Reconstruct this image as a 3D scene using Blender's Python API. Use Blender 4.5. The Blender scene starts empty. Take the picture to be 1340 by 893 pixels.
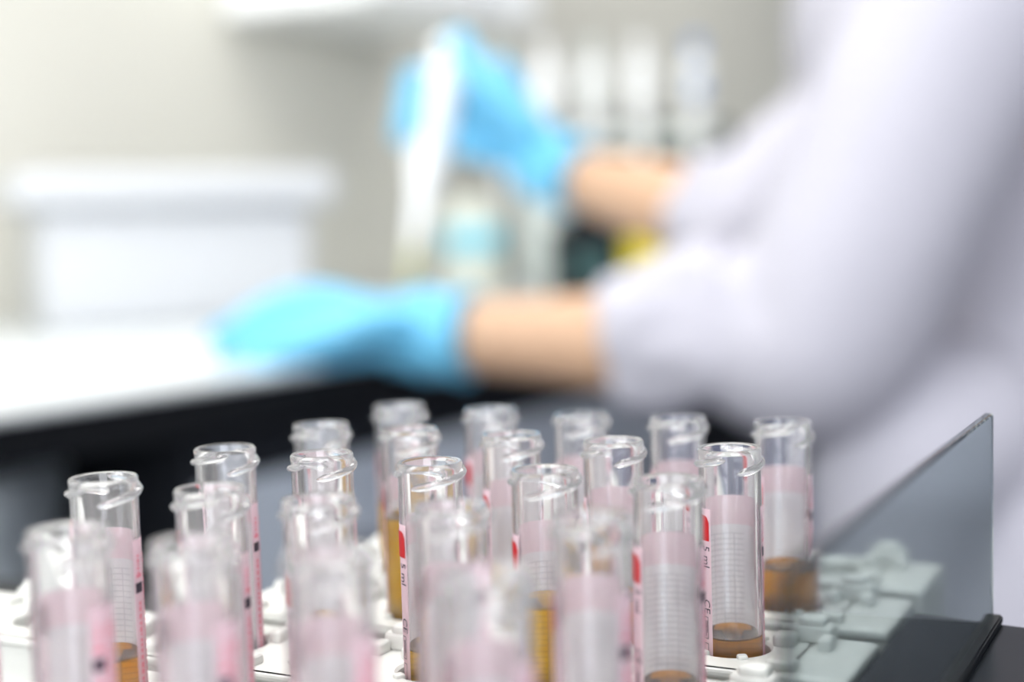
import bpy, bmesh, math, random
from mathutils import Vector, Matrix, noise
rnd = random.Random(7)
PI = math.pi
scn = bpy.context.scene
COL = scn.collection

# ------------------------------------------------------------------ camera
F = 1894.0
PITCH, ROLL = math.radians(4.64), math.radians(-1.55)
CAM = Vector((0, 0, 1.0))
fwd = Vector((0, math.cos(PITCH), -math.sin(PITCH)))
r0 = Vector((1, 0, 0)); u0 = r0.cross(fwd)
right = r0 * math.cos(ROLL) + u0 * math.sin(ROLL)
up = -r0 * math.sin(ROLL) + u0 * math.cos(ROLL)
def at(px, py, d):
    """point at depth d (metres along the view) seen at a pixel of the 1340x893 photo"""
    return CAM + fwd * d + right * ((px - 670) / F * d) - up * ((py - 446.5) / F * d)
def at_z(px, py, z):
    v = fwd + right * ((px - 670) / F) - up * ((py - 446.5) / F)
    return CAM + v * ((z - CAM.z) / v.z)
cam = bpy.data.cameras.new('camera')
cam.sensor_width = 36; cam.lens = F * 36 / 1340
cam.clip_start = 0.02; cam.clip_end = 50
cam.dof.use_dof = True
cam.dof.focus_distance = 0.297
cam.dof.aperture_fstop = (cam.lens / 1000) / 0.0108
co = bpy.data.objects.new('camera', cam); COL.objects.link(co)
M3 = Matrix((right, up, -fwd)).transposed()
co.matrix_world = Matrix.Translation(CAM) @ M3.to_4x4()
scn.camera = co

# ------------------------------------------------------------------ materials
def mat(name, col, rough=0.5, trans=0.0, ior=1.45, metal=0.0, spec=0.5, noise_amt=0.0, nscale=20, bump=0.0):
    m = bpy.data.materials.new(name); m.use_nodes = True
    nt = m.node_tree; b = nt.nodes['Principled BSDF']
    c = (*col, 1)
    b.inputs['Base Color'].default_value = c
    b.inputs['Roughness'].default_value = rough
    b.inputs['Transmission Weight'].default_value = trans
    b.inputs['IOR'].default_value = ior
    b.inputs['Metallic'].default_value = metal
    b.inputs['Specular IOR Level'].default_value = spec
    if noise_amt or bump:
        tc = nt.nodes.new('ShaderNodeTexCoord'); n = nt.nodes.new('ShaderNodeTexNoise')
        n.inputs['Scale'].default_value = nscale; n.inputs['Detail'].default_value = 4
        nt.links.new(tc.outputs['Object'], n.inputs['Vector'])
        if noise_amt:
            mx = nt.nodes.new('ShaderNodeMix'); mx.data_type = 'RGBA'
            mx.inputs[6].default_value = c
            mx.inputs[7].default_value = (*[max(0, x * (1 - noise_amt)) for x in col], 1)
            nt.links.new(n.outputs['Fac'], mx.inputs[0]); nt.links.new(mx.outputs[2], b.inputs['Base Color'])
        if bump:
            bp = nt.nodes.new('ShaderNodeBump'); bp.inputs['Strength'].default_value = bump
            bp.inputs['Distance'].default_value = 0.002
            nt.links.new(n.outputs['Fac'], bp.inputs['Height']); nt.links.new(bp.outputs['Normal'], b.inputs['Normal'])
    return m
M_GLASS = mat('clear_plastic', (0.985, 0.985, 0.99), 0.02, 1.0, 1.47)
def haze(m, f):
    nt = m.node_tree; o = nt.nodes['Material Output']; b = nt.nodes['Principled BSDF']
    t = nt.nodes.new('ShaderNodeBsdfTranslucent'); d = nt.nodes.new('ShaderNodeBsdfDiffuse')
    t.inputs[0].default_value = d.inputs[0].default_value = (0.95, 0.95, 0.97, 1)
    a = nt.nodes.new('ShaderNodeMixShader'); nt.links.new(t.outputs[0], a.inputs[1]); nt.links.new(d.outputs[0], a.inputs[2])
    x = nt.nodes.new('ShaderNodeMixShader'); x.inputs[0].default_value = f
    nt.links.new(b.outputs[0], x.inputs[1]); nt.links.new(a.outputs[0], x.inputs[2]); nt.links.new(x.outputs[0], o.inputs['Surface'])
haze(M_GLASS, 0.055)
M_RACK = mat('ivory_plastic', (0.66, 0.66, 0.63), 0.35, noise_amt=0.04, nscale=60)
M_BLACKGLOSS = mat('black_gloss_deck', (0.012, 0.014, 0.017), 0.25, spec=0.07, noise_amt=0.2, nscale=40)
M_BLACK = mat('black_plastic', (0.008, 0.009, 0.011), 0.5, spec=0.2)
M_NAVY = mat('navy_cloth', (0.02, 0.028, 0.09), 0.85, bump=0.2, nscale=300)
M_COAT = mat('coat_cotton', (0.44, 0.43, 0.485), 0.9, spec=0.2, noise_amt=0.05, nscale=14)
M_SKIN = mat('skin', (0.52, 0.33, 0.215), 0.5, noise_amt=0.12, nscale=30)
M_GLOVE = mat('blue_nitrile', (0.14, 0.47, 0.70), 0.42, noise_amt=0.12, nscale=40, bump=0.3)
M_WHITEP = mat('white_plastic', (0.86, 0.87, 0.87), 0.35, noise_amt=0.03)
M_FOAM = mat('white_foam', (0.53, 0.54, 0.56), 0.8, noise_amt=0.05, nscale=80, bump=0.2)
M_BENCH = mat('white_laminate', (0.64, 0.67, 0.68), 0.3, noise_amt=0.02)
M_WALL_COOL = mat('cool_reflection_paint', (0.40, 0.43, 0.50), 0.85, noise_amt=0.04, nscale=3)  # tint given to off-view walls so the smoked panel reflects bluish
M_WALL = mat('beige_paint', (0.64, 0.625, 0.56), 0.85, noise_amt=0.04, nscale=3)
M_FLOOR = mat('grey_vinyl', (0.22, 0.23, 0.25), 0.4, noise_amt=0.15, nscale=8)
M_CEIL = mat('ceiling_paint', (0.85, 0.85, 0.84), 0.9, noise_amt=0.03, nscale=5)
M_CAB = mat('grey_cabinet_paint', (0.52, 0.57, 0.64), 0.4, noise_amt=0.05)
M_DARK = mat('dark_panel', (0.015, 0.017, 0.022), 0.6, spec=0.2, noise_amt=0.2, nscale=5)
M_YELLOW = mat('yellow_plastic', (0.90, 0.72, 0.02), 0.4)
M_TEAL = mat('teal_label', (0.20, 0.58, 0.70), 0.5)
M_PALEGREEN = mat('pale_green_plastic', (0.62, 0.67, 0.64), 0.35, noise_amt=0.04)
M_TIP = mat('yellow_tip', (0.80, 0.82, 0.45), 0.3, trans=0.4)
M_RED = mat('red_print', (0.46, 0.01, 0.015), 0.45)
M_INK = mat('dark_print', (0.03, 0.02, 0.04), 0.5)
M_PINKINK = mat('pink_red_print', (0.78, 0.24, 0.32), 0.5)
M_BLUEP = mat('blue_plastic', (0.16, 0.28, 0.55), 0.4)
M_STEEL = mat('steel', (0.6, 0.6, 0.62), 0.3, metal=1.0)
M_HAIR = mat('black_hair', (0.015, 0.012, 0.01), 0.5)

M_AMBER = mat('amber_liquid', (1.0, 0.60, 0.008), 0.0, 1.0, 1.34)
M_AMBERDK = mat('brown_amber_liquid', (0.95, 0.42, 0.015), 0.0, 1.0, 1.34)

def mat_label():
    """printed film: pink band on top, pink margins, pale window with a grid; u = angle 0..1 over the film, v = height in mm / 60"""
    m = bpy.data.materials.new('printed_label'); m.use_nodes = True
    nt = m.node_tree; nt.nodes.clear(); N = nt.nodes.new; L = nt.links.new
    o = N('ShaderNodeOutputMaterial'); uv = N('ShaderNodeUVMap'); uv.uv_map = 'UVMap'
    sp = N('ShaderNodeSeparateXYZ'); L(uv.outputs[0], sp.inputs[0])
    def math_(op, a, b=None, clamp=False):
        n = N('ShaderNodeMath'); n.operation = op; n.use_clamp = clamp
        for i, x in enumerate((a, b)):
            if x is None: continue
            if isinstance(x, (int, float)): n.inputs[i].default_value = x
            else: L(x, n.inputs[i])
        return n.outputs[0]
    u, v = sp.outputs[0], sp.outputs[1]           # u in degrees from the window edge, v in mm below the film's top
    band = math_('LESS_THAN', v, 6.2)
    a = math_('ABSOLUTE', math_('SUBTRACT', u, 125.5))
    margin = math_('GREATER_THAN', a, 78)
    pink = math_('MAXIMUM', band, margin)
    # grid, only within 48 degrees of the back of the tube
    ingrid = math_('MULTIPLY', math_('LESS_THAN', a, 44), math_('GREATER_THAN', v, 8.0))
    line = math_('LESS_THAN', math_('FRACT', math_('DIVIDE', v, 1.15)), 0.20)
    vl = math_('LESS_THAN', math_('ABSOLUTE', math_('SUBTRACT', a, 22)), 1.1)
    cl = math_('LESS_THAN', a, 1.1)
    g = math_('MULTIPLY', math_('MAXIMUM', math_('MAXIMUM', line, vl), cl), ingrid)
    ns = N('ShaderNodeTexNoise'); ns.inputs['Scale'].default_value = 0.35; L(uv.outputs[0], ns.inputs['Vector'])
    c1 = N('ShaderNodeMix'); c1.data_type = 'RGBA'
    c1.inputs[6].default_value = (0.93, 0.92, 0.94, 1); c1.inputs[7].default_value = (0.95, 0.74, 0.80, 1)
    L(pink, c1.inputs[0])
    c2 = N('ShaderNodeMix'); c2.data_type = 'RGBA'; L(c1.outputs[2], c2.inputs[6])
    c2.inputs[7].default_value = (0.33, 0.30, 0.38, 1); L(math_('MULTIPLY', g, 0.42), c2.inputs[0])
    c3 = N('ShaderNodeMix'); c3.data_type = 'RGBA'; L(c2.outputs[2], c3.inputs[6]); c3.blend_type = 'MULTIPLY'
    c3.inputs[7].default_value = (0.97, 0.91, 0.94, 1); L(ns.outputs['Fac'], c3.inputs[0])
    d = N('ShaderNodeBsdfDiffuse'); t = N('ShaderNodeBsdfTranslucent')
    L(c3.outputs[2], d.inputs[0]); L(c3.outputs[2], t.inputs[0])
    mx = N('ShaderNodeMixShader'); mx.inputs[0].default_value = 0.42
    L(d.outputs[0], mx.inputs[1]); L(t.outputs[0], mx.inputs[2])
    tr = N('ShaderNodeBsdfTransparent'); m2 = N('ShaderNodeMixShader'); m2.inputs[0].default_value = 0.08
    L(mx.outputs[0], m2.inputs[1]); L(tr.outputs[0], m2.inputs[2])
    L(m2.outputs[0], o.inputs['Surface'])
    return m
M_LABEL = mat_label()

def mat_smoke():
    m = bpy.data.materials.new('smoked_acrylic'); m.use_nodes = True
    b = m.node_tree.nodes['Principled BSDF']
    b.inputs['Base Color'].default_value = (0.60, 0.68, 0.70, 1)
    b.inputs['Roughness'].default_value = 0.03; b.inputs['Transmission Weight'].default_value = 1.0
    b.inputs['IOR'].default_value = 1.33
    return m
M_SMOKE = mat_smoke()
def mat_emit(name, col, s):
    m = bpy.data.materials.new(name); m.use_nodes = True
    nt = m.node_tree; nt.nodes.clear(); o = nt.nodes.new('ShaderNodeOutputMaterial'); e = nt.nodes.new('ShaderNodeEmission')
    e.inputs[0].default_value = (*col, 1); e.inputs[1].default_value = s
    nt.links.new(e.outputs[0], o.inputs[0]); return m

# ------------------------------------------------------------------ mesh helpers
def link(name, me, m, parent=None, smooth=True):
    o = bpy.data.objects.new(name, me); COL.objects.link(o)
    if m: me.materials.append(m)
    if smooth:
        for p in me.polygons: p.use_smooth = True
    if parent: o.parent = parent
    return o
def finish(name, bm, m, parent=None, smooth=False, autosmooth=None):
    bmesh.ops.recalc_face_normals(bm, faces=bm.faces)
    me = bpy.data.meshes.new(name); bm.to_mesh(me); bm.free()
    o = link(name, me, m, parent, smooth)
    if autosmooth: me.set_sharp_from_angle(angle=math.radians(autosmooth))
    return o
def tag(o, label=None, cat=None, group=None, kind=None):
    if label: o['label'] = label
    if cat: o['category'] = cat
    if group: o['group'] = group
    if kind: o['kind'] = kind
    return o
def empty(name, loc=(0, 0, 0), rz=0):
    o = bpy.data.objects.new(name, None); COL.objects.link(o); o.location = loc; o.rotation_euler.z = rz
    o.empty_display_size = 0.02
    return o
def copy_tree(o, parent=None):
    c = o.copy(); COL.objects.link(c)
    if parent: c.parent = parent
    for ch in list(o.children): copy_tree(ch, c)
    return c
def add_box(bm, c, s, bevel=0.0, rz=0, seg=2):
    r = bmesh.ops.create_cube(bm, size=1)
    vs = r['verts']
    bmesh.ops.scale(bm, verts=vs, vec=s)
    if bevel:
        es = list({e for v in vs for e in v.link_edges})
        rb = bmesh.ops.bevel(bm, geom=es, offset=bevel, segments=seg, affect='EDGES', profile=0.5)
        vs = list({v for v in rb['verts']} | {v for f in rb['faces'] for v in f.verts} | {v for v in vs if v.is_valid})
    bmesh.ops.rotate(bm, verts=vs, cent=(0, 0, 0), matrix=Matrix.Rotation(rz, 3, 'Z'))
    bmesh.ops.translate(bm, verts=vs, vec=c)
    return vs
def box(name, c, s, m, parent=None, bevel=0.0, rz=0):
    bm = bmesh.new(); add_box(bm, c, s, bevel, rz)
    return finish(name, bm, m, parent)
def add_lathe(bm, prof, seg=48, loc=(0, 0, 0), close=True):
    """profile of (r, z); open or closed loop"""
    rings = []
    for r, z in prof:
        if r < 1e-7: rings.append([bm.verts.new((loc[0], loc[1], loc[2] + z))])
        else: rings.append([bm.verts.new((loc[0] + r * math.cos(2 * PI * k / seg), loc[1] + r * math.sin(2 * PI * k / seg), loc[2] + z)) for k in range(seg)])
    pairs = list(zip(rings, rings[1:]))
    if close: pairs.append((rings[-1], rings[0]))
    for A, B in pairs:
        for k in range(seg):
            k2 = (k + 1) % seg
            if len(A) == 1 and len(B) == 1: continue
            if len(A) == 1: f = (A[0], B[k], B[k2])
            elif len(B) == 1: f = (A[k], A[k2], B[0])
            else: f = (A[k], A[k2], B[k2], B[k])
            bm.faces.new(f)
def catmull(pts, n=8):
    """pts: list of tuples of floats; returns smooth resampling"""
    P = [pts[0]] + list(pts) + [pts[-1]]; out = []
    for i in range(1, len(P) - 2):
        for k in range(n):
            t = k / n; a, b, c, d = P[i - 1], P[i], P[i + 1], P[i + 2]
            out.append(tuple(0.5 * ((2 * b[j]) + (-a[j] + c[j]) * t + (2 * a[j] - 5 * b[j] + 4 * c[j] - d[j]) * t * t + (-a[j] + 3 * b[j] - 3 * c[j] + d[j]) * t ** 3) for j in range(len(b))))
    out.append(tuple(pts[-1])); return out
def add_limb(bm, pts, seg=20, n=6, cap=True, flat=1.0, flat_dir=None):
    """pts: [(Vector, radius)]; smooth tapering tube with rounded ends. flat scales the radius along flat_dir"""
    q = catmull([(p.x, p.y, p.z, r) for p, r in pts], n)
    C = [Vector(a[:3]) for a in q]; R = [a[3] for a in q]
    T = [(C[min(i + 1, len(C) - 1)] - C[max(i - 1, 0)]).normalized() for i in range(len(C))]
    nrm = flat_dir.copy() if flat_dir else (Vector((0, 0, 1)) if abs(T[0].z) < 0.9 else Vector((1, 0, 0)))
    rings = []
    ext = []
    if cap:
        for k in range(4, 0, -1):
            a = k / 4 * PI / 2; ext.append((C[0] - T[0] * R[0] * math.sin(a) * 0.9, max(R[0] * math.cos(a), R[0] * 0.02), T[0]))
    mid = list(zip(C, R, T))
    end = []
    if cap:
        for k in range(1, 5):
            a = k / 4 * PI / 2; end.append((C[-1] + T[-1] * R[-1] * math.sin(a) * 0.9, max(R[-1] * math.cos(a), R[-1] * 0.02), T[-1]))
    for c, r, t in ext + mid + end:
        nrm = (nrm - t * nrm.dot(t)).normalized(); b = t.cross(nrm)
        rings.append([bm.verts.new(c + (nrm * math.cos(2 * PI * k / seg) * flat + b * math.sin(2 * PI * k / seg)) * r) for k in range(seg)])
    for A, B in zip(rings, rings[1:]):
        for k in range(seg): bm.faces.new((A[k], A[(k + 1) % seg], B[(k + 1) % seg], B[k]))
    bm.faces.new(rings[0]); bm.faces.new(rings[-1][::-1])
def add_rings(bm, levels, seg=40, pw=2.3):
    """stack of superellipse rings (x, y, z, rx, ry, rotz)"""
    q = catmull(levels, 5); rings = []
    for x, y, z, rx, ry, rz in q:
        ring = []
        for k in range(seg):
            a = 2 * PI * k / seg; c, s = math.cos(a), math.sin(a)
            ex = math.copysign(abs(c) ** (2 / pw), c) * rx; ey = math.copysign(abs(s) ** (2 / pw), s) * ry
            ring.append(bm.verts.new((x + ex * math.cos(rz) - ey * math.sin(rz), y + ex * math.sin(rz) + ey * math.cos(rz), z)))
        rings.append(ring)
    for A, B in zip(rings, rings[1:]):
        for k in range(seg): bm.faces.new((A[k], A[(k + 1) % seg], B[(k + 1) % seg], B[k]))
    bm.faces.new(rings[0]); bm.faces.new(rings[-1][::-1])
def fuse(name, bm, voxel, smooth_it, m, parent=None, wob=0.0, wscale=12, seed=0, post=None):
    """union of overlapping shapes as one continuous skin"""
    bmesh.ops.recalc_face_normals(bm, faces=bm.faces)
    me = bpy.data.meshes.new('tmp'); bm.to_mesh(me); bm.free()
    o = bpy.data.objects.new('tmp', me); COL.objects.link(o)
    md = o.modifiers.new('r', 'REMESH'); md.mode = 'VOXEL'; md.voxel_size = voxel
    sm = o.modifiers.new('s', 'SMOOTH'); sm.iterations = smooth_it; sm.factor = 0.5
    dg = bpy.context.evaluated_depsgraph_get(); dg.update()
    new = bpy.data.meshes.new_from_object(o.evaluated_get(dg)); new.name = name
    bpy.data.objects.remove(o); bpy.data.meshes.remove(me)
    if wob:
        nv = [v.normal.copy() for v in new.vertices]
        for v, nn in zip(new.vertices, nv):
            p = v.co * wscale + Vector((seed, 0, 0))
            v.co += nn * wob * (noise.noise(p) + 0.5 * noise.noise(p * 2.1))
    if post: post(new)
    return link(name, new, m, parent, True)

# ------------------------------------------------------------------ test tubes
D = 0.013; RO = 0.0065; RI = 0.0056; TH = 0.075
TOPZ = 1.0 - 3.64 * D
RACKTOP = TOPZ - 3.30 * D
def helix_ridge(bm, a0, a1, z0, lead, w=0.00085, h=0.00115):
    """a raised thread ridge on the outside; degrees, height drops as the angle shrinks"""
    n = int(abs(a1 - a0) / 5) + 1; rings = []
    for i in range(n + 1):
        t = i / n; a = math.radians(a0 + (a1 - a0) * t); z = z0 + lead * (a1 - a0) * t / 360
        tp = min(1, t * 12, (1 - t) * 12) ** 0.5 if 0 < t < 1 else 0.12
        ring = []
        for k in range(8):
            b = 2 * PI * k / 8
            r = RO - 0.0002 + (h * math.cos(b)) * tp if math.cos(b) > 0 else RO - 0.0002 + 0.0003 * math.cos(b)
            zz = z + w * math.sin(b) * tp
            ring.append(bm.verts.new((r * math.sin(a), -r * math.cos(a), zz)))
        rings.append(ring)
    for A, B in zip(rings, rings[1:]):
        for k in range(8): bm.faces.new((A[k], A[(k + 1) % 8], B[(k + 1) % 8], B[k]))
    bm.faces.new(rings[0]); bm.faces.new(rings[-1][::-1])
def tube_body_mesh():
    bm = bmesh.new()
    prof = [(0, 0)]
    for k in range(1, 7):
        a = k / 6 * PI / 2; prof.append((RO * math.sin(a), RO * (1 - math.cos(a))))
    prof += [(RO, TH - 0.0016), (RO + 0.00012, TH - 0.0012), (RO + 0.00012, TH - 0.0004), (RO - 0.00015, TH), (RI + 0.0002, TH), (RI, TH - 0.0003)]
    for k in range(6, 0, -1):
        a = k / 6 * PI / 2; prof.append((RI * math.sin(a), 0.0009 + RI * (1 - math.cos(a))))
    prof.append((0, 0.0009))
    add_lathe(bm, prof, 64, close=False)
    helix_ridge(bm, -8, 178, TH - 0.0047, 7.2e-3)
    helix_ridge(bm, 172, 332, TH - 0.0050, 7.2e-3)
    return finish('tube_body', bm, M_GLASS, None, True, 50)
def cyl(phi, r, z):
    a = math.radians(phi); return (r * math.sin(a), -r * math.cos(a), z)
LT = TH - 0.0122          # top of the film
def label_mesh():
    me = bpy.data.meshes.new('label'); r1, r2 = RO + 0.00006, RO + 0.00014
    zs = [LT - k * 0.004 for k in range(12)] + [0.012]
    n = 56; V, Fc, UV = [], [], []
    for j, z in enumerate(zs):
        for i in range(n + 1):
            V.append(cyl(61 + 251 * i / n, r1, z)); UV.append((251 * i / n, (LT - z) * 1000))
    for j in range(len(zs) - 1):
        for i in range(n):
            a = j * (n + 1) + i; Fc.append((a, a + 1, a + n + 2, a + n + 1))
    me.from_pydata(V, [], Fc)
    uvl = me.uv_layers.new(name='UVMap')
    for lp in me.loops: uvl.data[lp.index].uv = UV[lp.vertex_index]
    return link('label', me, M_LABEL, None, True)
def bent_text(name, txt, size, phi, ztop, m, r=RO + 0.00022, parent=None):
    cu = bpy.data.curves.new('t', 'FONT'); cu.body = txt; cu.size = size; cu.resolution_u = 2
    o = bpy.data.objects.new('t', cu); COL.objects.link(o)
    dg = bpy.context.evaluated_depsgraph_get(); dg.update()
    me = bpy.data.meshes.new_from_object(o.evaluated_get(dg)); bpy.data.objects.remove(o)
    for v in me.vertices:
        x, y = v.co.x, v.co.y
        v.co = cyl(phi + math.degrees(y / RO), r, ztop - x)
    me.name = name
    return link(name, me, m, parent, False)
def patch(bm, p0, p1, z0, z1, r=RO + 0.0002, corner=0.0):
    """a printed area on the film between two angles and two heights; corner rounds the upper p1 corner"""
    n = max(2, int(abs(p1 - p0) / 4)); top, bot = [], []
    for i in range(n + 1):
        p = p0 + (p1 - p0) * i / n
        d = math.radians(p1 - p) * RO
        zt = z1
        if corner and d < corner: zt = z1 - (corner - math.sqrt(max(0, corner ** 2 - (corner - d) ** 2)))
        top.append(bm.verts.new(cyl(p, r, zt))); bot.append(bm.verts.new(cyl(p, r, z0)))
    for i in range(n): bm.faces.new((bot[i], bot[i + 1], top[i + 1], top[i]))
def frame_rect(bm, p0, p1, z0, z1, w=0.00013):
    wd = math.degrees(w / RO)
    patch(bm, p0, p1, z0, z0 + w); patch(bm, p0, p1, z1 - w, z1)
    patch(bm, p0, p0 + wd, z0, z1); patch(bm, p1 - wd, p1, z0, z1)
def liquid_mesh(h, m, name='liquid'):
    bm = bmesh.new(); r = RI + 0.00012; b0 = 0.0008
    prof = [(0, b0)]
    for k in range(1, 7):
        a = k / 6 * PI / 2; prof.append((r * math.sin(a), b0 + r * (1 - math.cos(a))))
    prof += [(r, h + 0.0007), (r - 0.0002, h + 0.0007), (r - 0.0008, h + 0.00015), (r - 0.002, h), (0, h)]
    add_lathe(bm, prof, 48, close=False)
    return finish(name, bm, m, None, True, 50)

body0 = tube_body_mesh(); body0.name = 'tube_body'
lab0 = label_mesh()
def printing():
    P = []
    bm = bmesh.new(); patch(bm, 262, 309, LT - 0.0067, LT - 0.0014, corner=0.0014)
    o = finish('red_tab', bm, M_RED, None); P.append(tag(o, 'red printed tab with rounded corner'))
    P.append(tag(bent_text('volume_lettering', '5 ml', 0.0027, 293, LT - 0.0077, M_INK), 'black printed 5 ml'))
    P.append(tag(bent_text('conformity_mark', 'CE', 0.0026, 293, LT - 0.0190, M_INK), 'black printed CE mark'))
    bm = bmesh.new()
    frame_rect(bm, 290, 303, LT - 0.0275, LT - 0.0228); patch(bm, 295, 297, LT - 0.0270, LT - 0.0236); patch(bm, 299, 300.5, LT - 0.0262, LT - 0.0236)
    frame_rect(bm, 290, 303, LT - 0.0318, LT - 0.0284)
    P.append(tag(finish('box_symbols', bm, M_INK, None), 'two outlined symbols printed in black'))
    bm = bmesh.new(); patch(bm, 63, 84, LT - 0.0105, LT - 0.0085)
    P.append(tag(finish('black_marker', bm, M_INK, None), 'small black rectangular print mark'))
    bm = bmesh.new(); rr = random.Random(3)
    for (a, w) in ((72, 1), (92, 1), (100, 1), (118, 1)):
        z = LT - 0.003
        while z > LT - 0.044:
            l = rr.uniform(0.0003, 0.0011)
            if not (a < 90 and LT - 0.0115 < z < LT - 0.0075): patch(bm, a - 3 * rr.uniform(.5, 1), a + 3.5, z - l, z)
            z -= l + rr.uniform(0.0002, 0.0006)
    patch(bm, 66, 82, LT - 0.0075, LT - 0.0068)
    patch(bm, 76.5, 78, LT - 0.045, LT - 0.012)
    P.append(tag(finish('fine_print', bm, M_PINKINK, None), 'tiny red printed lines'))
    return P
prints0 = printing()
A = Vector((1.760, -0.893)) * D; B = Vector((-1.287, -2.566)) * D; O0 = Vector((-2.29, 29.14)) * D
# (row, column): dx mm, dz mm, thread turn, liquid level below the rim in D (None = hidden below the rack), dark
TUBES = {
 (0,0): (0, .5, 20, 2.0, 0), (0,1): (.8, .3, -10, 2.6, 0), (0,2): (.6, 0, 150, None, 0), (0,3): (.8, 0, 160, None, 0), (0,4): (0, 0, 200, 2.66, 1),
 (1,0): (-.2, .5, 15, None, 0), (1,1): (-.7, .5, 155, 1.62, 0), (1,2): (-.5, .3, 165, 2.62, 0), (1,3): (-.4, 0, 5, 2.68, 1), (1,4): (0, -.3, 12, 3.08, 1),
 (2,0): (.3, .5, -160, None, 0), (2,1): (.3, .4, 5, None, 0), (2,2): (.3, .1, -25, 2.95, 0), (2,3): (.3, -.2, -35, 2.05, 0), (2,4): (-.4, -.6, -40, 3.02, 1),
 (3,0): (-.3, .4, 8, 2.75, 1), (3,1): (.3, -.2, -150, None, 0), (3,2): (-1.1, -.7, -5, 2.4, 0), (3,3): (.1, -.2, -30, None, 0), (3,4): (.2, -.2, 185, None, 0),
 (4,0): (0, 0, 170, None, 0), (4,1): (.2, -.5, -170, None, 0), (4,2): (-.1, -.4, -165, 3.3, 1), (4,3): (.6, -.1, -20, None, 0), (4,4): (0, -1.0, -15, None, 0)}
RN = ['farthest rack', 'next-to-farthest rack', 'middle rack', 'next-to-nearest rack', 'nearest rack']
LROT = {(2, 4): -6, (3, 4): -25, (3, 3): -25, (4, 4): -24, (4, 3): -26, (4, 2): -22, (4, 1): -20, (4, 0): -18, (0, 0): -25, (1, 1): -22, (0, 2): -15, (1, 3): -20, (2, 3): -6, (0, 4): -4, (0, 3): -15}
CN = ['leftmost', 'second from left', 'middle', 'second from right', 'rightmost']
LOOK = {(1,1): 'filled high with bright amber liquid', (2,3): 'half filled with amber liquid', (1,4): 'in sharp focus with shallow brown liquid',
 (0,4): 'standing beside the smoked panel', (2,4): 'with brown liquid low down', (3,0): 'with black mark before dark gap',
 (3,1): 'with black mark at right edge', (2,0): 'with red print down right edge', (4,4): 'very blurred and pink', (2,2): 'with sharp red tab and 5 ml',
 (4,0): 'blurred, at outer corner', (4,1): 'blurred, with wide pale rim'}
AZ = math.atan2(A.y, A.x)
lqcache = {}
def make_tube(rc, first):
    dx, dz, turn, lvl, dark = TUBES[rc]
    base = O0 + A * rc[1] + B * rc[0]
    root = empty('test_tube', (base.x + dx * 0.001, base.y, TOPZ - TH + dz * 0.001))
    root.rotation_euler = (math.radians(rnd.uniform(-.5, .5)), math.radians(rnd.uniform(-.5, .5)), math.radians(rnd.uniform(-3, 3)))
    if first: bo, la, pr = body0, lab0, prints0
    else:
        bo, la = body0.copy(), lab0.copy(); pr = [p.copy() for p in prints0]
        for o in [bo, la] + pr: COL.objects.link(o)
    for o in pr: o.parent = la
    bo.parent = root; la.parent = root
    bo.rotation_euler.z = math.radians(turn); la.rotation_euler.z = math.radians(LROT.get(rc, 0))
    h = 0.020 if lvl is None else TH - lvl * D
    q = liquid_mesh(h, M_AMBERDK if dark else M_AMBER); q.parent = root
    tag(q, 'brown amber liquid' if dark else 'amber liquid')
    lk = LOOK.get(rc, 'with pink label')
    tag(root, 'clear tube %s, %s in the %s' % (lk, CN[rc[1]], RN[rc[0]]), 'test tube', 'open sample tubes standing in the ivory racks')
for i, rc in enumerate(sorted(TUBES)): make_tube(rc, i == 0)

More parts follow.
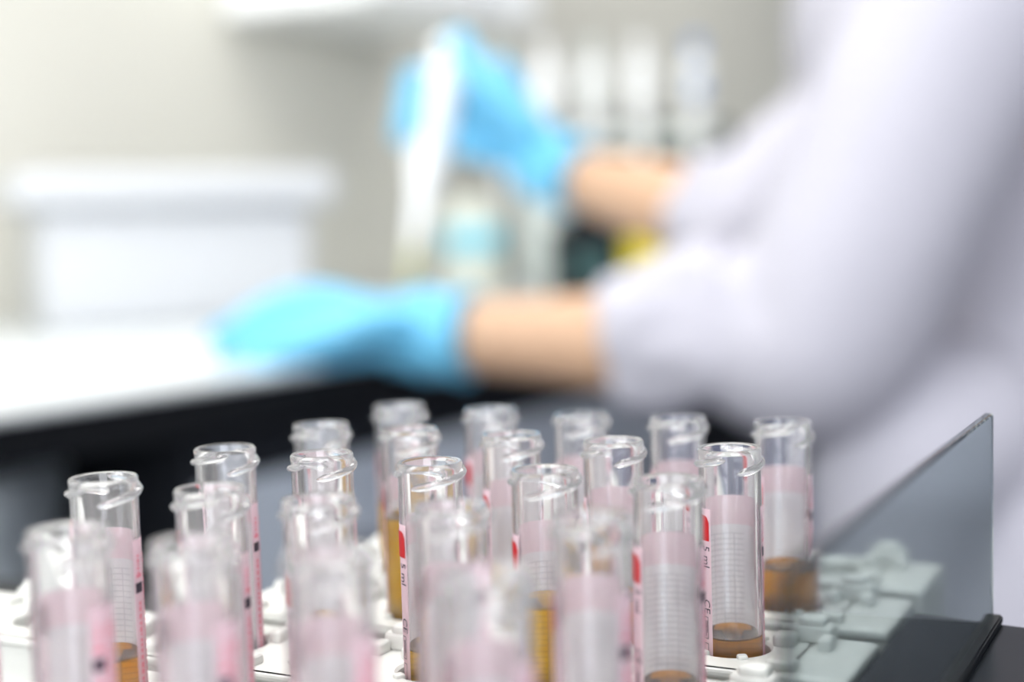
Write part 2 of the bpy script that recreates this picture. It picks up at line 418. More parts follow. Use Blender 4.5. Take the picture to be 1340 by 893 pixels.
# ------------------------------------------------------------------ racks
RK_H = 0.036; RK_Z = RACKTOP - RK_H
PITCH_R = A.length; HOLE = 0.60 * D; RW = 0.0285; TRAYZ = RK_Z
def rack_parts(ncell, ext):
    L0 = -PITCH_R / 2; cellL = PITCH_R
    # body: top plate with holes, sockets, outer shell
    bm = bmesh.new(); n = 32; top = 0.0; bot = -RK_H
    Lx0 = L0 - ext; Lx1 = L0 + ncell * cellL + cellL * 0.52
    w2 = RW / 2
    def ringpts(cx):
        inner = [(cx + HOLE * math.cos(2 * PI * k / n), HOLE * math.sin(2 * PI * k / n)) for k in range(n)]
        outer = []
        for k in range(n):
            c, s = math.cos(2 * PI * k / n), math.sin(2 * PI * k / n)
            t = min((cellL / 2) / max(abs(c), 1e-6), w2 / max(abs(s), 1e-6)); outer.append((cx + c * t, s * t))
        return inner, outer
    for i in range(ncell):
        cx = i * cellL; inner, outer = ringpts(cx)
        vi = [bm.verts.new((x, y, top - 0.0006)) for x, y in inner]
        vc = [bm.verts.new((cx + (x - cx) * 1.07, y * 1.07, top)) for x, y in inner]
        vo = [bm.verts.new((x, y, top)) for x, y in outer]
        vb = [bm.verts.new((x, y, top - 0.0318)) for x, y in inner]
        for k in range(n):
            k2 = (k + 1) % n
            bm.faces.new((vi[k], vi[k2], vc[k2], vc[k])); bm.faces.new((vc[k], vc[k2], vo[k2], vo[k]))
            bm.faces.new((vb[k], vb[k2], vi[k2], vi[k]))
        bm.faces.new(vb)
        # cell corners (the square's four corners are cut by the ray ring)
        for sx in (-1, 1):
            for sy in (-1, 1):
                cand = [v for v in vo if abs(abs(v.co.x - cx) - cellL / 2) < 1e-6 and (v.co.x - cx) * sx > 0 and v.co.y * sy > 0]
                cand2 = [v for v in vo if abs(abs(v.co.y) - w2) < 1e-6 and (v.co.x - cx) * sx > 0 and v.co.y * sy > 0]
                a = max(cand, key=lambda v: abs(v.co.y)); b = max(cand2, key=lambda v: abs(v.co.x - cx))
                c = bm.verts.new((cx + sx * cellL / 2, sy * w2, top))
                if (a.co - b.co).length > 1e-6: bm.faces.new((a, c, b))
    # side shells and end blocks
    x0, x1 = L0, L0 + ncell * cellL
    add_box(bm, ((x0 + x1) / 2, -w2 + 0.001, (bot + top) / 2 - 0.0004), (x1 - x0, 0.002, RK_H - 0.0012), 0.0004)
    add_box(bm, ((x0 + x1) / 2, w2 - 0.001, (bot + top) / 2 - 0.0004), (x1 - x0, 0.002, RK_H - 0.0012), 0.0004)
    add_box(bm, ((x0 + x1) / 2, 0, bot + 0.001), (x1 - x0, RW - 0.003, 0.002))
    add_box(bm, ((Lx0 + x0) / 2, 0, (bot + top) / 2), (x0 - Lx0, RW, RK_H), 0.0012)
    add_box(bm, ((Lx1 + x1) / 2, 0, (bot + top) / 2), (Lx1 - x1, RW, RK_H), 0.0012)
    body = finish('rack_body', bm, M_RACK, None, True, 20)
    # front rail (rounded ledge along the front face)
    bm = bmesh.new()
    add_box(bm, ((Lx0 + Lx1) / 2, -w2 - 0.0008, top - 0.0125), (Lx1 - Lx0, 0.0022, 0.003), 0.0009)
    add_box(bm, ((Lx0 + Lx1) / 2, -w2 - 0.0004, top - 0.0012), (Lx1 - Lx0, 0.0014, 0.002), 0.0007)
    rail = finish('front_rail', bm, M_RACK, None, True, 20)
    # clips: notched knobs between the holes, on the back edge
    bm = bmesh.new()
    add_box(bm, (0, w2 - 0.0035, 0.0017), (0.0095, 0.0055, 0.0042), 0.0013, seg=3)
    add_box(bm, (0, w2 - 0.0035, 0.0042), (0.0060, 0.0046, 0.0024), 0.0010, seg=3)
    add_box(bm, (-0.0040, w2 - 0.0085, 0.0010), (0.0030, 0.0052, 0.0030), 0.0009, seg=3)
    add_box(bm, (0.0040, w2 - 0.0085, 0.0010), (0.0030, 0.0052, 0.0030), 0.0009, seg=3)
    add_box(bm, (0, -w2 + 0.0035, 0.0008), (0.0050, 0.0040, 0.0026), 0.0010, seg=3)
    knob = finish('clip_knob', bm, M_RACK, None, True, 20)
    # sprung fingers inside each hole's rim
    bm = bmesh.new()
    for a in (60, 120, 240, 300):
        c, s = math.cos(math.radians(a)), math.sin(math.radians(a))
        add_box(bm, (c * (HOLE + 0.0006), s * (HOLE + 0.0006), -0.0004), (0.0022, 0.0022, 0.0024), 0.0005, rz=math.radians(a))
    fing = finish('hole_fingers', bm, M_RACK, None, True, 20)
    return body, rail, knob, fing
bodyR, railR, knobR, fingR = rack_parts(5, 0.0085)
usedR = [False]
def place_rack(base, label, grp='ivory tube racks standing side by side'):
    root = empty('tube_rack', (base.x, base.y, RACKTOP), AZ)
    if not usedR[0]: b, r, k0, f0 = bodyR, railR, knobR, fingR; usedR[0] = True
    else:
        b, r, k0, f0 = [o.copy() for o in (bodyR, railR, knobR, fingR)]
        for o in (b, r, k0, f0): COL.objects.link(o)
    for o in (b, r, k0, f0): o.parent = root
    k0.location.x = -PITCH_R / 2; f0.location.x = 0
    for i in range(1, 6):
        k = k0.copy(); COL.objects.link(k); k.parent = root; k.location.x = -PITCH_R / 2 + i * PITCH_R
    for i in range(1, 5):
        k = f0.copy(); COL.objects.link(k); k.parent = root; k.location.x = i * PITCH_R
    tag(root, label, 'tube rack', grp)
    return root
for r in range(5): place_rack(O0 + B * r, 'ivory plastic five-hole rack full of tubes, %s' % ['farthest from the viewer among the filled ones', 'second from the back of the filled ones', 'in the middle of the filled ones', 'second nearest to the viewer', 'nearest to the viewer'][r])
place_rack(O0 - B, 'empty ivory rack behind the farthest filled rack')
place_rack(O0 + B * 2.0 - A * 6.15, 'empty ivory rack at the far left, end to end with the middle filled rack')

# ------------------------------------------------------------------ sample deck, tray and smoked panel
DECKZ = RACKTOP + 0.0002
pf = at(1294, 812, 24.3 * D); pn = at(1020, 745, 13.6 * D)
DECKZ = pf.z
pn.z = DECKZ
pdir = (Vector((pn.x, pn.y)) - Vector((pf.x, pf.y)))
plen = pdir.length; pang = math.atan2(pdir.y, pdir.x)
phz = at(1292, 541, 24.3 * D).z - DECKZ
mid = (pf + pn) / 2
pdn = pdir.normalized()
panel = box('smoked_panel', (0, 0, phz / 2 + 0.0006), (plen, 0.0020, phz), M_SMOKE, None, 0.0005)
panel.location = (mid.x, mid.y, DECKZ); panel.rotation_euler.z = pang
tag(panel, 'upright smoked transparent acrylic panel beside the tube racks', 'divider panel')
# black deck right of the panel, its slot strip and the tray carrying the racks
bx = (at_z(1340, 818, DECKZ) - pf); bx.z = 0; bxn = bx.normalized()
nrm = Vector((-pdn.y, pdn.x));
if nrm.x < 0: nrm = -nrm
def prism(name, pts, z0, z1, m, parent=None, bevel=0.0015):
    bm = bmesh.new(); lo = [bm.verts.new((p[0], p[1], z0)) for p in pts]; hi = [bm.verts.new((p[0], p[1], z1)) for p in pts]
    n = len(pts); bm.faces.new(lo[::-1]); bm.faces.new(hi)
    for i in range(n): bm.faces.new((lo[i], lo[(i + 1) % n], hi[(i + 1) % n], hi[i]))
    if bevel: bmesh.ops.bevel(bm, geom=bm.edges[:], offset=bevel, segments=2, affect='EDGES')
    return finish(name, bm, m, parent)
deck = empty('analyser_deck', (mid.x, mid.y, DECKZ))
def loc(pts, o): return [(p[0] - o.x, p[1] - o.y) for p in pts]
P0 = Vector((pf.x, pf.y)); P1 = P0 + pdn * 0.60; bx2 = Vector((bxn.x, bxn.y))
off = Vector(((mid.x), (mid.y)))
back0 = P0 - nrm * 0.0005
# slab: from behind the last rack's right end round the panel and to the right, open to the viewer's side
Bn = Vector((B.x, B.y)).normalized(); Q0 = Vector((O0.x, O0.y)) + Vector((A.x, A.y)) * 5.07
_d = P0 - Q0; _t = (_d.x * Bn.y - _d.y * Bn.x) / (bx2.x * Bn.y - bx2.y * Bn.x); ext_l = P0 - bx2 * _t
slab = prism('deck_top', loc([ext_l, P0 + bx2 * 0.30, P0 + bx2 * 0.30 + pdn * 0.6, ext_l + Bn * 0.5], off), -0.030, -0.0002, M_BLACKGLOSS, deck)
slot = prism('panel_slot', loc([P0 - nrm * 0.0022, P0 + nrm * 0.0030, P0 + nrm * 0.0030 + pdn * plen, P0 - nrm * 0.0022 + pdn * plen], off), -0.0004, 0.0016, M_BLACK, deck, 0.0004)
tray = prism('rack_tray', loc([O0 - B * 1.6 - A * 9.2, O0 - B * 1.6 + A * 4.95, O0 + B * 6.0 + A * 4.95, O0 + B * 6.0 - A * 9.2], off), RK_Z - DECKZ - 0.020, RK_Z - DECKZ, M_BLACK, deck)
hous = prism('deck_housing', loc([O0 - B * 1.6 - A * 9.2, P0 + bx2 * 0.30, P0 + bx2 * 0.30 + pdn * 0.6, O0 + B * 6.0 - A * 9.2], off), -DECKZ + 0.004, RK_Z - DECKZ - 0.0205, M_DARK, deck, 0.004)
tag(deck, 'glossy black analyser deck carrying the tube racks and smoked panel', 'laboratory analyser')

# ------------------------------------------------------------------ bench, wall, room
BZ = 1.0 - 0.104
u = Vector((0.545, 0.839, 0)); nW = Vector((-0.839, 0.545, 0)); UA = math.atan2(u.y, u.x)
F0 = at_z(0, 539, BZ); F0.z = 0
# the seam of bench top: front edge through F0 along u
WD = 0.72
def along(s, t, z): p = F0 + u * s + nW * t; return Vector((p.x, p.y, z))
bench = empty('lab_bench', along(1.2, WD / 2, 0), UA)
tag(bench, 'white-topped laboratory bench running diagonally to the beige wall', 'workbench')
top = box('bench_top', (0.2, 0.0, BZ - 0.0035), (4.6, WD - 0.004, 0.007), M_BENCH, bench, 0.002)
skirt = box('bench_apron', (0.2, -WD / 2 + 0.022, BZ - 0.0230), (4.5, 0.02, 0.032), M_BLACK, bench, 0.002)
for sx in (-2.0, 2.2):
    box('bench_leg', (sx, -WD / 2 + 0.08, (BZ - 0.024) / 2), (0.05, 0.05, BZ - 0.024), M_BLACK, bench, 0.003)
backp = box('back_panel', (0.2, WD / 2 - 0.03, (BZ - 0.03) / 2), (4.5, 0.02, BZ - 0.03), M_DARK, bench)  # near-black colour stands in for the shadow under the bench
# drawer cabinet under the bench
def on_bench(px, py, z=BZ): return at_z(px, py, z)
def S(p): d = p - F0; return d.dot(u), d.dot(nW)

wallL = box('wall_back', (0, 0, 1.35), (7.0, 0.1, 2.7), M_WALL); wc = along(1.2, WD + 0.055, 0)
wallL.location = (wc.x, wc.y, 0); wallL.rotation_euler.z = UA; tag(wallL, kind='structure')
def room_box(name, s, t, z, size, m):
    o = box(name, (0, 0, 0), size, m); p = along(s, t, z); o.location = p; o.rotation_euler.z = UA; tag(o, kind='structure'); return o
room_box('floor', 1.2, -1.6, -0.05, (7.0, 4.9, 0.1), M_FLOOR)
room_box('ceiling', 1.2, -1.6, 2.75, (7.0, 4.9, 0.1), M_CEIL)
room_box('wall_far', 4.65, -1.6, 1.35, (0.1, 4.7, 2.7), M_WALL_COOL)
room_box('wall_near', -2.25, -1.6, 1.35, (0.1, 4.7, 2.7), M_CEIL)
room_box('wall_right', 1.2, -4.0, 1.35, (6.8, 0.1, 2.7), M_WALL_COOL)
# wall cupboard over the bench, only its lower edge is in view
cs, ct = S(at(560, 12, 2.1))
cup = empty('wall_cupboard', along(1.15, WD - 0.131, 1.28), UA)
tag(cup, 'white wall cupboard above the bench, only its lower edge showing', 'cupboard')
czl = 1.297
box('cupboard_body', (0, 0, czl - 1.28 + 0.30), (0.40, 0.25, 0.60), M_WHITEP, cup, 0.004)
for i in (-1, 1):
    d = box('cupboard_door', (i * 0.100, -0.135, czl - 1.28 + 0.30), (0.192, 0.018, 0.59), M_WHITEP, cup, 0.003)
    box('door_handle', (i * 0.04, -0.15, czl - 1.28 + 0.07), (0.012, 0.012, 0.10), M_STEEL, d, 0.003)

# white foam box on the bench
bc = at_z(205, 428, BZ)
wbx = 0.300
fb = empty('foam_box', (bc.x, bc.y + 0.075, BZ), math.radians(27))
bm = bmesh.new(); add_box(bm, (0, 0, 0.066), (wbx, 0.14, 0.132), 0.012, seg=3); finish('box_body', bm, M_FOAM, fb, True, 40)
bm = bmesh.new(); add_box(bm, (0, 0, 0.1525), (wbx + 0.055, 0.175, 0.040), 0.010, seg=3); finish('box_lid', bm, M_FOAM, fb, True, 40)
tag(fb, 'white foam box with overhanging lid on the white bench by the wall', 'box')

# grey pedestal and bin under the bench
def pedestal():
    w = 0.78; H = BZ - 0.045
    o = empty('drawer_pedestal', along(0.185 + w / 2, 0.255, 0), UA)
    box('pedestal_body', (0, 0, H / 2 + 0.02), (w, 0.44, H - 0.04), M_DARK, o, 0.004)  # shade on the carcass sides put into the colour; only drawer fronts are grey
    for k in range(3):
        for sx in (-1, 1):
            d = box('drawer', (sx * w / 4, -0.228, 0.15 + k * 0.267), (w / 2 - 0.012, 0.016, 0.26), M_CAB, o, 0.003)
            box('drawer_handle', (0, -0.243, 0.0), (0.16, 0.014, 0.012), M_STEEL, d, 0.003).location = (sx * w / 4, 0, 0.21 + k * 0.267)
    tag(o, 'blue-grey drawer pedestal under the bench behind the tube racks', 'drawer unit')
pedestal()
def bin_():
    c = at(10, 700, 1.0)
    o = empty('waste_bin', (c.x - 0.078, c.y, 0.0), 0.1)
    H = at(30, 592, 1.0).z
    bm = bmesh.new(); add_rings(bm, [(0, 0, 0.003, 0.085, 0.10, 0), (0, 0, H * 0.5, 0.095, 0.11, 0), (0, 0, H - 0.05, 0.10, 0.115, 0)], 40, 5)
    finish('bin_body', bm, mat('bin_grey_body', (0.48, 0.53, 0.55), 0.4), o, True, 40)
    bm = bmesh.new(); add_rings(bm, [(0, 0, H - 0.049, 0.104, 0.119, 0), (0, 0, H - 0.02, 0.104, 0.119, 0), (0, 0, H - 0.004, 0.095, 0.11, 0), (0, 0, H, 0.075, 0.09, 0)], 40, 5)
    finish('bin_lid', bm, mat('bin_grey', (0.36, 0.40, 0.42), 0.4), o, True, 40)
    tag(o, 'grey rounded lidded bin standing in the dark gap at far left', 'bin')
bin_()

# ------------------------------------------------------------------ pipettes on a stand
def pipette(root, tipcol, gripcol, L=0.225):
    """tip end at z=0, plunger on top"""
    bm = bmesh.new(); add_lathe(bm, [(0, 0.045), (0.0042, 0.045), (0.0052, 0.060), (0.0075, 0.100), (0.0105, 0.118), (0.0130, 0.135), (0.0150, 0.170), (0.0158, 0.205), (0.0150, 0.222), (0.0110, 0.228), (0, 0.229)], 32, close=False)
    for v in bm.verts:
        if v.co.z > 0.11: v.co.x *= 0.92; v.co.y *= 1.12
    finish('pipette_body', bm, M_WHITEP, root, True, 50)
    bm = bmesh.new(); add_lathe(bm, [(0, 0.0), (0.0006, 0.0), (0.0022, 0.026), (0.0044, 0.048), (0.0050, 0.056), (0, 0.056)], 20, close=False)
    finish('pipette_tip', bm, tipcol, root, True, 50)
    bm = bmesh.new(); add_lathe(bm, [(0, 0.228), (0.0045, 0.228), (0.0045, 0.240), (0.0085, 0.242), (0.0090, 0.252), (0.0070, 0.256), (0, 0.257)], 24, close=False)
    finish('plunger_button', bm, gripcol, root, True, 50)
    bm = bmesh.new(); add_box(bm, (0.0, 0.022, 0.212), (0.014, 0.028, 0.008), 0.003); finish('finger_hook', bm, M_WHITEP, root, True, 50)
    bm = bmesh.new(); add_box(bm, (0, -0.0172, 0.185), (0.012, 0.003, 0.030), 0.001); finish('volume_display', bm, gripcol, root, True, 50)
def stand():
    c = at_z(700, 384, BZ); rz = -0.05
    o = empty('pipette_stand', (c.x + 0.02, c.y, BZ), rz)
    box('stand_base', (0.085, 0.01, 0.012), (0.20, 0.13, 0.024), M_PALEGREEN, o, 0.006)
    box('stand_column', (-0.006, 0.03, 0.115), (0.066, 0.045, 0.19), M_PALEGREEN, o, 0.010)
    box('hanger_bar', (0.08, 0.0, 0.2235), (0.36, 0.030, 0.022), M_PALEGREEN, o, 0.005)
    tag(o, 'pale grey-green bench stand with a bar of hanging pipettes', 'pipette stand')
    grips = [M_PALEGREEN, M_WHITEP, M_PALEGREEN, M_WHITEP, M_BLUEP]
    lab = ['leftmost of the hanging pipettes, just right of the gloved fist', 'second from left of the hanging pipettes', 'middle one of the hanging pipettes', 'second from right of the hanging pipettes, above the forearm', 'blue-topped pipette, rightmost on the stand by the coat']
    for k, px in enumerate((664, 722, 782, 842, 912)):
        dx = (px - 700) / F * c.y - 0.02
        p = empty('pipette', (0, 0, 0), rz)
        w = Matrix.Rotation(rz, 3, 'Z') @ Vector((dx, -0.032, 0))
        p.location = (o.location.x + w.x, o.location.y + w.y, BZ + 0.105); p.scale = (1.3, 1.3, 1.0)
        pipette(p, M_WHITEP, grips[k])
        tag(p, 'white pipette, ' + lab[k], 'pipette', 'pipettes hanging on the stand')
    return o
stand()
# translucent bottle with teal label
bp = at_z(616, 388, BZ)
bt = empty('reagent_box', (bp.x, bp.y + 0.035, BZ), 0.12)
bm = bmesh.new(); add_box(bm, (0, 0, 0.066), (0.088, 0.07, 0.132), 0.012, seg=3); add_box(bm, (0, 0, 0.136), (0.06, 0.05, 0.014), 0.005); finish('box_body', bm, mat('frosted_plastic', (0.66, 0.68, 0.60), 0.4), bt, True, 40)
lb = box('teal_label', (0, -0.0358, 0.083), (0.082, 0.0014, 0.036), M_TEAL, bt)
tag(bt, 'pale frosted reagent container with teal label behind the held pipette', 'container')
# black device and yellow box behind the forearm
bp = at_z(770, 392, BZ)
bd = empty('black_device', (bp.x, bp.y + 0.05, BZ), 0.1)
box('device_body', (0, 0, 0.050), (0.092, 0.09, 0.10), M_BLACK, bd, 0.008)
bm = bmesh.new(); add_lathe(bm, [(0, 0), (0.026, 0), (0.026, 0.010), (0.012, 0.012), (0.012, 0.022), (0, 0.022)], 32, loc=(0.0, 0, 0.1), close=False); finish('rotor_cup', bm, M_BLACK, bd, True, 40)
box('front_panel', (0, -0.0465, 0.045), (0.06, 0.003, 0.04), mat('dark_teal', (0.03, 0.08, 0.08), .4), bd, 0.001)
tag(bd, 'small black mixer device on bench beneath the bare far forearm', 'mixer')
bp = at_z(848, 388, BZ)
yb = empty('tip_box', (bp.x + 0.012, bp.y + 0.045, BZ), 0.1)
box('box_base', (0, 0, 0.028), (0.10, 0.075, 0.056), M_YELLOW, yb, 0.006); box('box_lid', (0, 0, 0.067), (0.102, 0.077, 0.022), M_YELLOW, yb, 0.006)
tag(yb, 'bright yellow pipette tip box under the far forearm', 'tip box')
bp = at(945, 330, 2.55); s_, t_ = S(bp)
mon = empty('bench_instrument', along(s_, 0.52, BZ), UA)
Hm = at(985, 150, 2.5).z - BZ
box('instrument_body', (0, 0, Hm / 2), (0.40, 0.22, Hm), M_BLACK, mon, 0.012)
box('instrument_screen', (0, -0.112, Hm * 0.6), (0.30, 0.006, Hm * 0.5), M_BLACKGLOSS, mon, 0.002)
tag(mon, 'black instrument on the bench behind the rightmost hanging pipette', 'instrument')

# ------------------------------------------------------------------ the person
person = empty('person', (0.40, 1.18, 0))
tag(person, 'person seated at the bench in white lab coat and blue gloves, holding a pipette', 'person')
PC = Vector((0.40, 1.18, 0))
def rel(v): return v - PC
def A_(px, py, d): return rel(at(px, py, d))
# joints
Ls = A_(1300, -60, 1.02); Le = A_(1065, 455, 1.04); Lw = A_(600, 440, 1.14)
Rs = A_(1210, 120, 1.34); Re = A_(990, 300, 1.26); Rw = A_(735, 228, 1.40)
neck = A_(1330, -230, 1.22); head = A_(1270, -400, 1.22)
waist = A_(1400, 450, 1.25); pelvis = Vector((waist.x + 0.02, waist.y, 0.66)); chest = A_(1330, 90, 1.22)
bm = bmesh.new()
V = Vector
add_limb(bm, [(pelvis, .12), (waist + V((0, 0, 0)), .11), (chest, .125), (A_(1330, -60, 1.2), .10), (neck, .052)], flat=1.3, flat_dir=V((0, 1, 0)))
add_limb(bm, [(neck, .050), (neck * .5 + head * .5, .055)], seg=20)
add_limb(bm, [(head + V((.01, 0, -.06)), .060), (head, .080), (head + V((.02, 0, .05)), .078)], seg=24)
add_limb(bm, [(head + V((-.085, 0, .0)), .012), (head + V((-.095, 0, -.025)), .016)], seg=10)     # nose
for sy in (-1, 1): add_limb(bm, [(head + V((.01, sy * .078, .0)), .014), (head + V((.012, sy * .084, -.02)), .012)], seg=10, flat=.6)
add_limb(bm, [(Ls, .055), (Ls * .5 + Le * .5, .047), (Le, .040), (Le * .6 + Lw * .4, .041), (Le * .25 + Lw * .75, .033), (Lw, .029)])
add_limb(bm, [(Rs, .055), (Rs * .5 + Re * .5, .047), (Re, .040), (Re * .6 + Rw * .4, .040), (Re * .25 + Rw * .75, .032), (Rw, .027)])
add_limb(bm, [(chest + V((0, 0, .12)), .07), (Ls, .055)]); add_limb(bm, [(chest + V((0, 0, .12)), .07), (Rs, .055)])
kneeL = V((pelvis.x - .38, pelvis.y - .10, .66)); kneeR = V((pelvis.x - .40, pelvis.y + .12, .66))
fb_ = []
for kn, sy in ((kneeL, -.09), (kneeR, .09)):
    add_limb(bm, [(pelvis + V((0, sy, 0)), .085), (kn * .5 + pelvis * .5 + V((0, sy * .5, 0)), .075), (kn, .052), (kn + V((.06, 0, -.2)), .050), (kn + V((.10, 0, -.40)), .034)])
    add_limb(bm, [(kn + V((.12, 0, -.41)), .034), (kn + V((-.06, 0, -.44)), .026)], flat=.8)
body = fuse('body', bm, 0.006, 5, M_SKIN, person)
# gloves: palm, five fingers, rolled cuff
def glove(name, wrist, axis, sidev, palmn, fingers, thumb, cuff_dir, label):
    bm = bmesh.new()
    # palm as four metacarpals
    for k, (f, w) in enumerate(zip(fingers, (-.030, -.010, .010, .029))):
        mp = f[0][0]
        add_limb(bm, [(wrist + sidev * w * .62, .019), (wrist * .55 + mp * .45, .0175), (mp, .0125)], seg=14)
        add_limb(bm, f, seg=14, n=5)
    add_limb(bm, thumb, seg=14, n=5)
    add_limb(bm, [(wrist + cuff_dir * .035, .036), (wrist + cuff_dir * .012, .034), (wrist, .031), (wrist - cuff_dir * .03, .030)], seg=24, cap=False)
    add_limb(bm, [(wrist + cuff_dir * .036, .0385), (wrist + cuff_dir * .030, .0385)], seg=24, cap=False)
    o = fuse(name, bm, 0.0026, 5, M_GLOVE, person, wob=0.0012, wscale=60)
    tag(o, label); return o
# near glove: hand lying along the bench, fingers towards the left
d0 = 1.15
fing = []
for k, (kx, ky, tx, ty, dd) in enumerate(((430, 392, 318, 418, .035), (425, 415, 282, 440, .012), (430, 440, 290, 462, -.010), (445, 462, 330, 474, -.030))):
    a = A_(kx, ky, d0 + dd); e = A_(tx, ty, d0 + dd + .01)
    m1 = a * .62 + e * .38 + V((0, 0, .006 - .002 * k)); m2 = a * .28 + e * .72 + V((0, 0, .004))
    fing.append([(a, .0125), (m1, .0112), (m2, .0100), (e, .0082)])
wr = A_(560, 438, 1.14)
gx = (Lw - Le).normalized()
thumbL = [(A_(520, 425, 1.115), .017), (A_(470, 430, 1.095), .0145), (A_(415, 448, 1.085), .0125), (A_(365, 462, 1.085), .0095)]
glove('glove', wr, gx, V((0, 0, -1)), V((0, 1, 0)), fing, thumbL, -gx, 'blue glove of the hand resting by the bench edge')
# far glove: fist round the pipette
tip = A_(531, 392, 1.38); topp = A_(583, 60, 1.40)
pa = (topp - tip).normalized()
def onp(t): return tip + pa * t      # metres up the pipette
view = (at(560, 150, 1.4) - CAM).normalized()
sideL = V((-1, 0, 0)); sideL = (sideL - pa * sideL.dot(pa)).normalized()
fwdp = pa.cross(sideL).normalized()
if fwdp.dot(view) < 0: fwdp = -fwdp           # away from the viewer
fingR = []
for k, t in enumerate((.212, .194, .176, .159)):
    c = onp(t); kn = A_(655 + 4 * k, 92 + 38 * k, 1.425)
    fingR.append([(kn, .0135), (c - sideL * .028 + fwdp * .022, .0120), (c + sideL * .004 + fwdp * .029, .0112), (c + sideL * .026 + fwdp * .010, .0105), (c + sideL * .026 - fwdp * .010, .0098), (c + sideL * .014 - fwdp * .022, .0085)])
wrR = A_(722, 222, 1.40)
gr = (Rw - Re).normalized()
thumbR = [(A_(690, 175, 1.385), .019), (A_(640, 120, 1.375), .0165), (A_(612, 80, 1.380), .0135), (A_(600, 52, 1.39), .0115)]
glove('glove', wrR, gr, pa * -1, fwdp, fingR, thumbR, -gr, 'blue glove of the raised hand gripping the pipette')
# held pipette, a thing of its own
hp = empty('pipette')
z = pa; x_ = -fwdp; x_ = V((z.y, -z.x, 0)).normalized(); y_ = z.cross(x_).normalized()
hp.matrix_world = Matrix.Translation(at(531, 392, 1.38)) @ Matrix((x_, y_, z)).transposed().to_4x4() @ Matrix.Scale(1.02, 4)
pipette(hp, M_TIP, M_WHITEP)
hp.scale = (1.3, 1.3, 1.0)
tag(hp, 'white pipette with pale yellow tip, held in the raised gloved hand', 'pipette')

# lab coat: torso, two sleeves with rolled cuffs, skirt
bm = bmesh.new()
tz = lambda py, d=1.22: A_(1330, py, d).z
W0 = Vector((0, 0, 0))
def TX(pxl, pxr, py, d, ry, rz=0.0):
    l = A_(pxl, py, d); r = A_(pxr, py, d); c = (l + r) / 2
    return (c.x, c.y, c.z, (r.x - l.x) / 2, ry, rz)
add_rings(bm, [TX(1075, 1560, 860, 1.20, .16), TX(1090, 1545, 700, 1.20, .165), TX(1120, 1530, 560, 1.20, .16), TX(1150, 1515, 420, 1.22, .15), TX(1100, 1520, 250, 1.24, .16), TX(1045, 1510, 100, 1.26, .18), TX(1045, 1500, 0, 1.26, .185), TX(1080, 1480, -100, 1.26, .18), TX(1180, 1430, -190, 1.25, .12), TX(1230, 1390, -230, 1.24, .07)])
# near sleeve
uL = (Le - Ls)
add_limb(bm, [(Ls + V((0.01, 0, 0.01)), .078), (Ls * .6 + Le * .4, .079), (Ls * .25 + Le * .75 + V((.002, 0, 0)), .078), (Le + V((-.003, 0, .002)), .070), (A_(965, 440, 1.06), .058)], seg=28, n=8)
add_limb(bm, [(A_(1010, 425, 1.05), .060), (A_(940, 430, 1.07), .058), (A_(880, 440, 1.085), .054), (A_(832, 447, 1.10), .049)], seg=28, cap=False)
# far sleeve
add_limb(bm, [(Rs, .080), (Rs * .5 + Re * .5, .078), (Re + V((0.0, 0, .0)), .066), (A_(950, 285, 1.28), .058), (A_(925, 275, 1.295), .052)], seg=28, cap=False)
# skirt over the hip and hanging hem
add_limb(bm, [(A_(1250, 560, 1.10), .075), (A_(1190, 600, 1.08), .070), (A_(1165, 740, 1.09), .060), (A_(1150, 860, 1.10), .055)], seg=24)
coat = None
def folds(me):
    nv = [v.normal.copy() for v in me.vertices]
    for v, nn in zip(me.vertices, nv):
        p = v.co
        n1 = noise.noise(V((p.x * 9 + p.z * 7, p.y * 9, p.z * 5 - p.x * 8)))
        v.co += nn * 0.0055 * n1
coat = fuse('lab_coat', bm, 0.007, 6, M_COAT, person, post=folds)
# turned-back cuffs
def cuff(c0, c1, r0_, r1_, lab):
    bm = bmesh.new()
    add_limb(bm, [(c0, r0_), (c0 * .5 + c1 * .5, (r0_ + r1_) / 2 + .003), (c1, r1_)], seg=32, cap=False)
    q = fuse('coat_cuff', bm, 0.005, 4, M_COAT, person, wob=0.008, wscale=22)
    tag(q, lab)
cuff(A_(975, 418, 1.065), A_(812, 452, 1.10), .067, .053, 'turned-back cuff of the near sleeve')
cuff(A_(960, 290, 1.275), A_(912, 272, 1.30), .060, .052, 'turned-back cuff of the far sleeve')
# navy trousers and shoes
bm = bmesh.new()
for kn, sy in ((kneeL, -.09), (kneeR, .09)):
    add_limb(bm, [(pelvis + V((0, sy, 0)), .098), (kn * .5 + pelvis * .5 + V((0, sy * .5, 0)), .088), (kn, .066), (kn + V((.06, 0, -.2)), .062), (kn + V((.10, 0, -.38)), .052)])
fuse('trousers', bm, 0.008, 3, M_NAVY, person, wob=0.004, wscale=14)
bm = bmesh.new()
for kn in (kneeL, kneeR): add_limb(bm, [(kn + V((.12, 0, -.43)), .045), (kn + V((.02, 0, -.45)), .042), (kn + V((-.08, 0, -.46)), .036)], flat=.8, flat_dir=V((0, 0, 1)))
fuse('shoes', bm, 0.006, 3, M_BLACK, person)
bm = bmesh.new()
add_limb(bm, [(head + V((.035, 0, .045)), .088), (head + V((.055, 0, -.02)), .078), (head + V((.075, 0, -.08)), .045)], seg=24)
fuse('hair', bm, 0.006, 3, M_HAIR, person, wob=0.004, wscale=40)
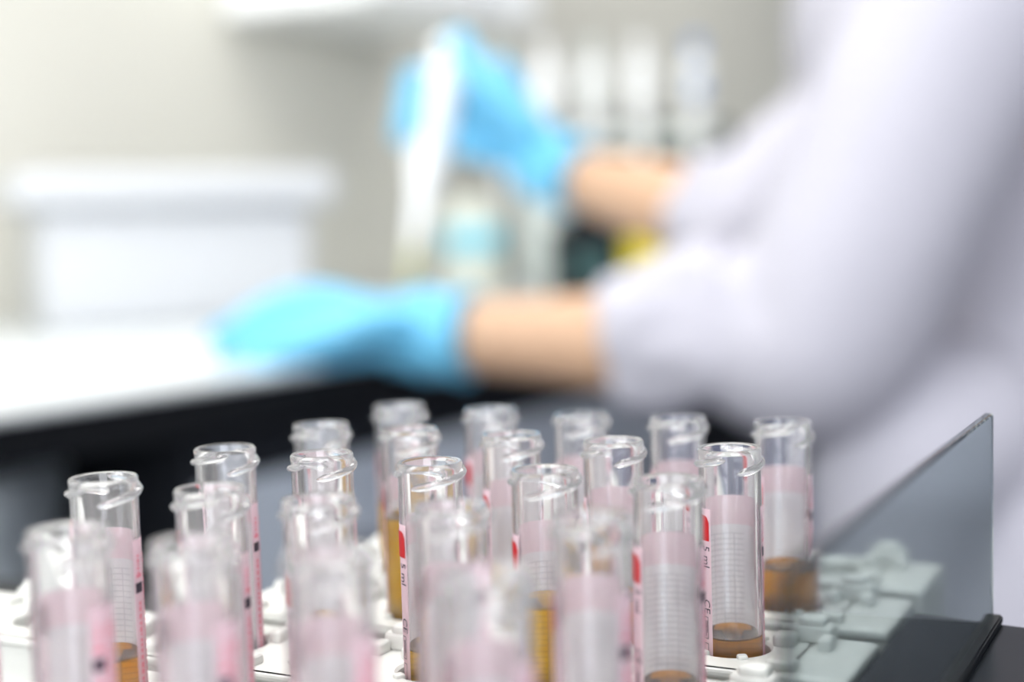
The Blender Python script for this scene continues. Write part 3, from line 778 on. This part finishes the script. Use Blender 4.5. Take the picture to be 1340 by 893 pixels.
# stool with foot ring
st = empty('lab_stool', (PC.x + pelvis.x, PC.y + pelvis.y, 0))
bm = bmesh.new(); add_lathe(bm, [(0, .50), (.17, .50), (.185, .515), (.185, .54), (.17, .555), (0, .558)], 48, close=False); finish('seat', bm, M_NAVY, st, True, 40)
bm = bmesh.new(); add_lathe(bm, [(0, .05), (.028, .05), (.028, .30), (.020, .30), (.020, .50), (0, .50)], 24, close=False); finish('column', bm, M_STEEL, st, True, 40)
for k in range(5):
    a = 2 * PI * k / 5; bm = bmesh.new()
    add_limb(bm, [(V((0, 0, .07)), .020), (V((math.cos(a) * .24, math.sin(a) * .24, .045)), .013)], seg=12); lg = finish('leg', bm, M_STEEL, st, True)
    bm = bmesh.new(); add_lathe(bm, [(0, 0), (.016, 0), (.018, .006), (.018, .022), (.012, .032), (0, .034)], 20, loc=(math.cos(a) * .245, math.sin(a) * .245, 0.0), close=False); finish('foot', bm, M_BLACK, lg, True, 40)
bm = bmesh.new(); ringp = [(V((math.cos(t) * .17, math.sin(t) * .17, .24)), .009) for t in [2 * PI * i / 16 for i in range(17)]]
add_limb(bm, ringp, seg=10, n=3); finish('foot_ring', bm, M_STEEL, st, True)
tag(st, 'round navy lab stool beneath the seated person', 'stool')

# ------------------------------------------------------------------ light
def area(name, p, target, sx, sy, power, col=(1, 1, 1)):
    l = bpy.data.lights.new(name, 'AREA'); l.shape = 'RECTANGLE'; l.size = sx; l.size_y = sy; l.energy = power; l.color = col
    o = bpy.data.objects.new(name, l); COL.objects.link(o); o.location = p
    o.rotation_euler = (Vector(target) - Vector(p)).to_track_quat('-Z', 'Y').to_euler(); return o
# window-side daylight from the left behind the bench's near end, and ceiling fittings
def ceil_light(s, t, n):
    p = along(s, t, 2.699)
    o = empty('ceiling_light', (p.x, p.y, 2.70), UA)
    box('light_frame', (0, 0, -0.012), (1.24, 0.64, 0.022), M_WHITEP, o, 0.003)
    box('light_diffuser', (0, 0, -0.026), (1.18, 0.58, 0.006), mat_emit('diffuser_glow', (1.0, 0.99, 0.97), 8.5), o)
    tag(o, 'rectangular ceiling light panel above ' + n, 'ceiling light', 'ceiling light panels')
ceil_light(0.3, 0.0, 'the near end of the bench')
ceil_light(2.0, 0.0, 'the far end of the bench')
ceil_light(-0.6, -0.45, 'the sample tube racks, added to brighten them')  # unseen extra panel, added to lift the dark tubes
area('added_rear_fill', along(-2.15, -1.9, 1.5), (0.1, 1.0, 1.0), 2.4, 1.6, 88, (0.92, 0.94, 1.0))  # unseen fill behind the camera, added to brighten the tube labels
area('window_daylight', along(-2.0, 0.0, 1.75), along(1.5, 0.1, 0.95), 1.6, 1.4, 30, (0.93, 0.97, 1.0))
w = bpy.data.worlds.new('world'); w.use_nodes = True; scn.world = w
w.node_tree.nodes['Background'].inputs[0].default_value = (0.86, 0.9, 1.0, 1); w.node_tree.nodes['Background'].inputs[1].default_value = 0.55

vs = scn.view_settings; vs.view_transform = 'Standard'; vs.look = 'None'; vs.gamma = 1; vs.exposure = 0.32; vs.use_curve_mapping = False
scn.cycles.max_bounces = 32; scn.cycles.transmission_bounces = 32; scn.cycles.transparent_max_bounces = 32
scn.cycles.diffuse_bounces = 6; scn.cycles.glossy_bounces = 12; scn.cycles.sample_clamp_indirect = 12
scn.cycles.use_denoising = True
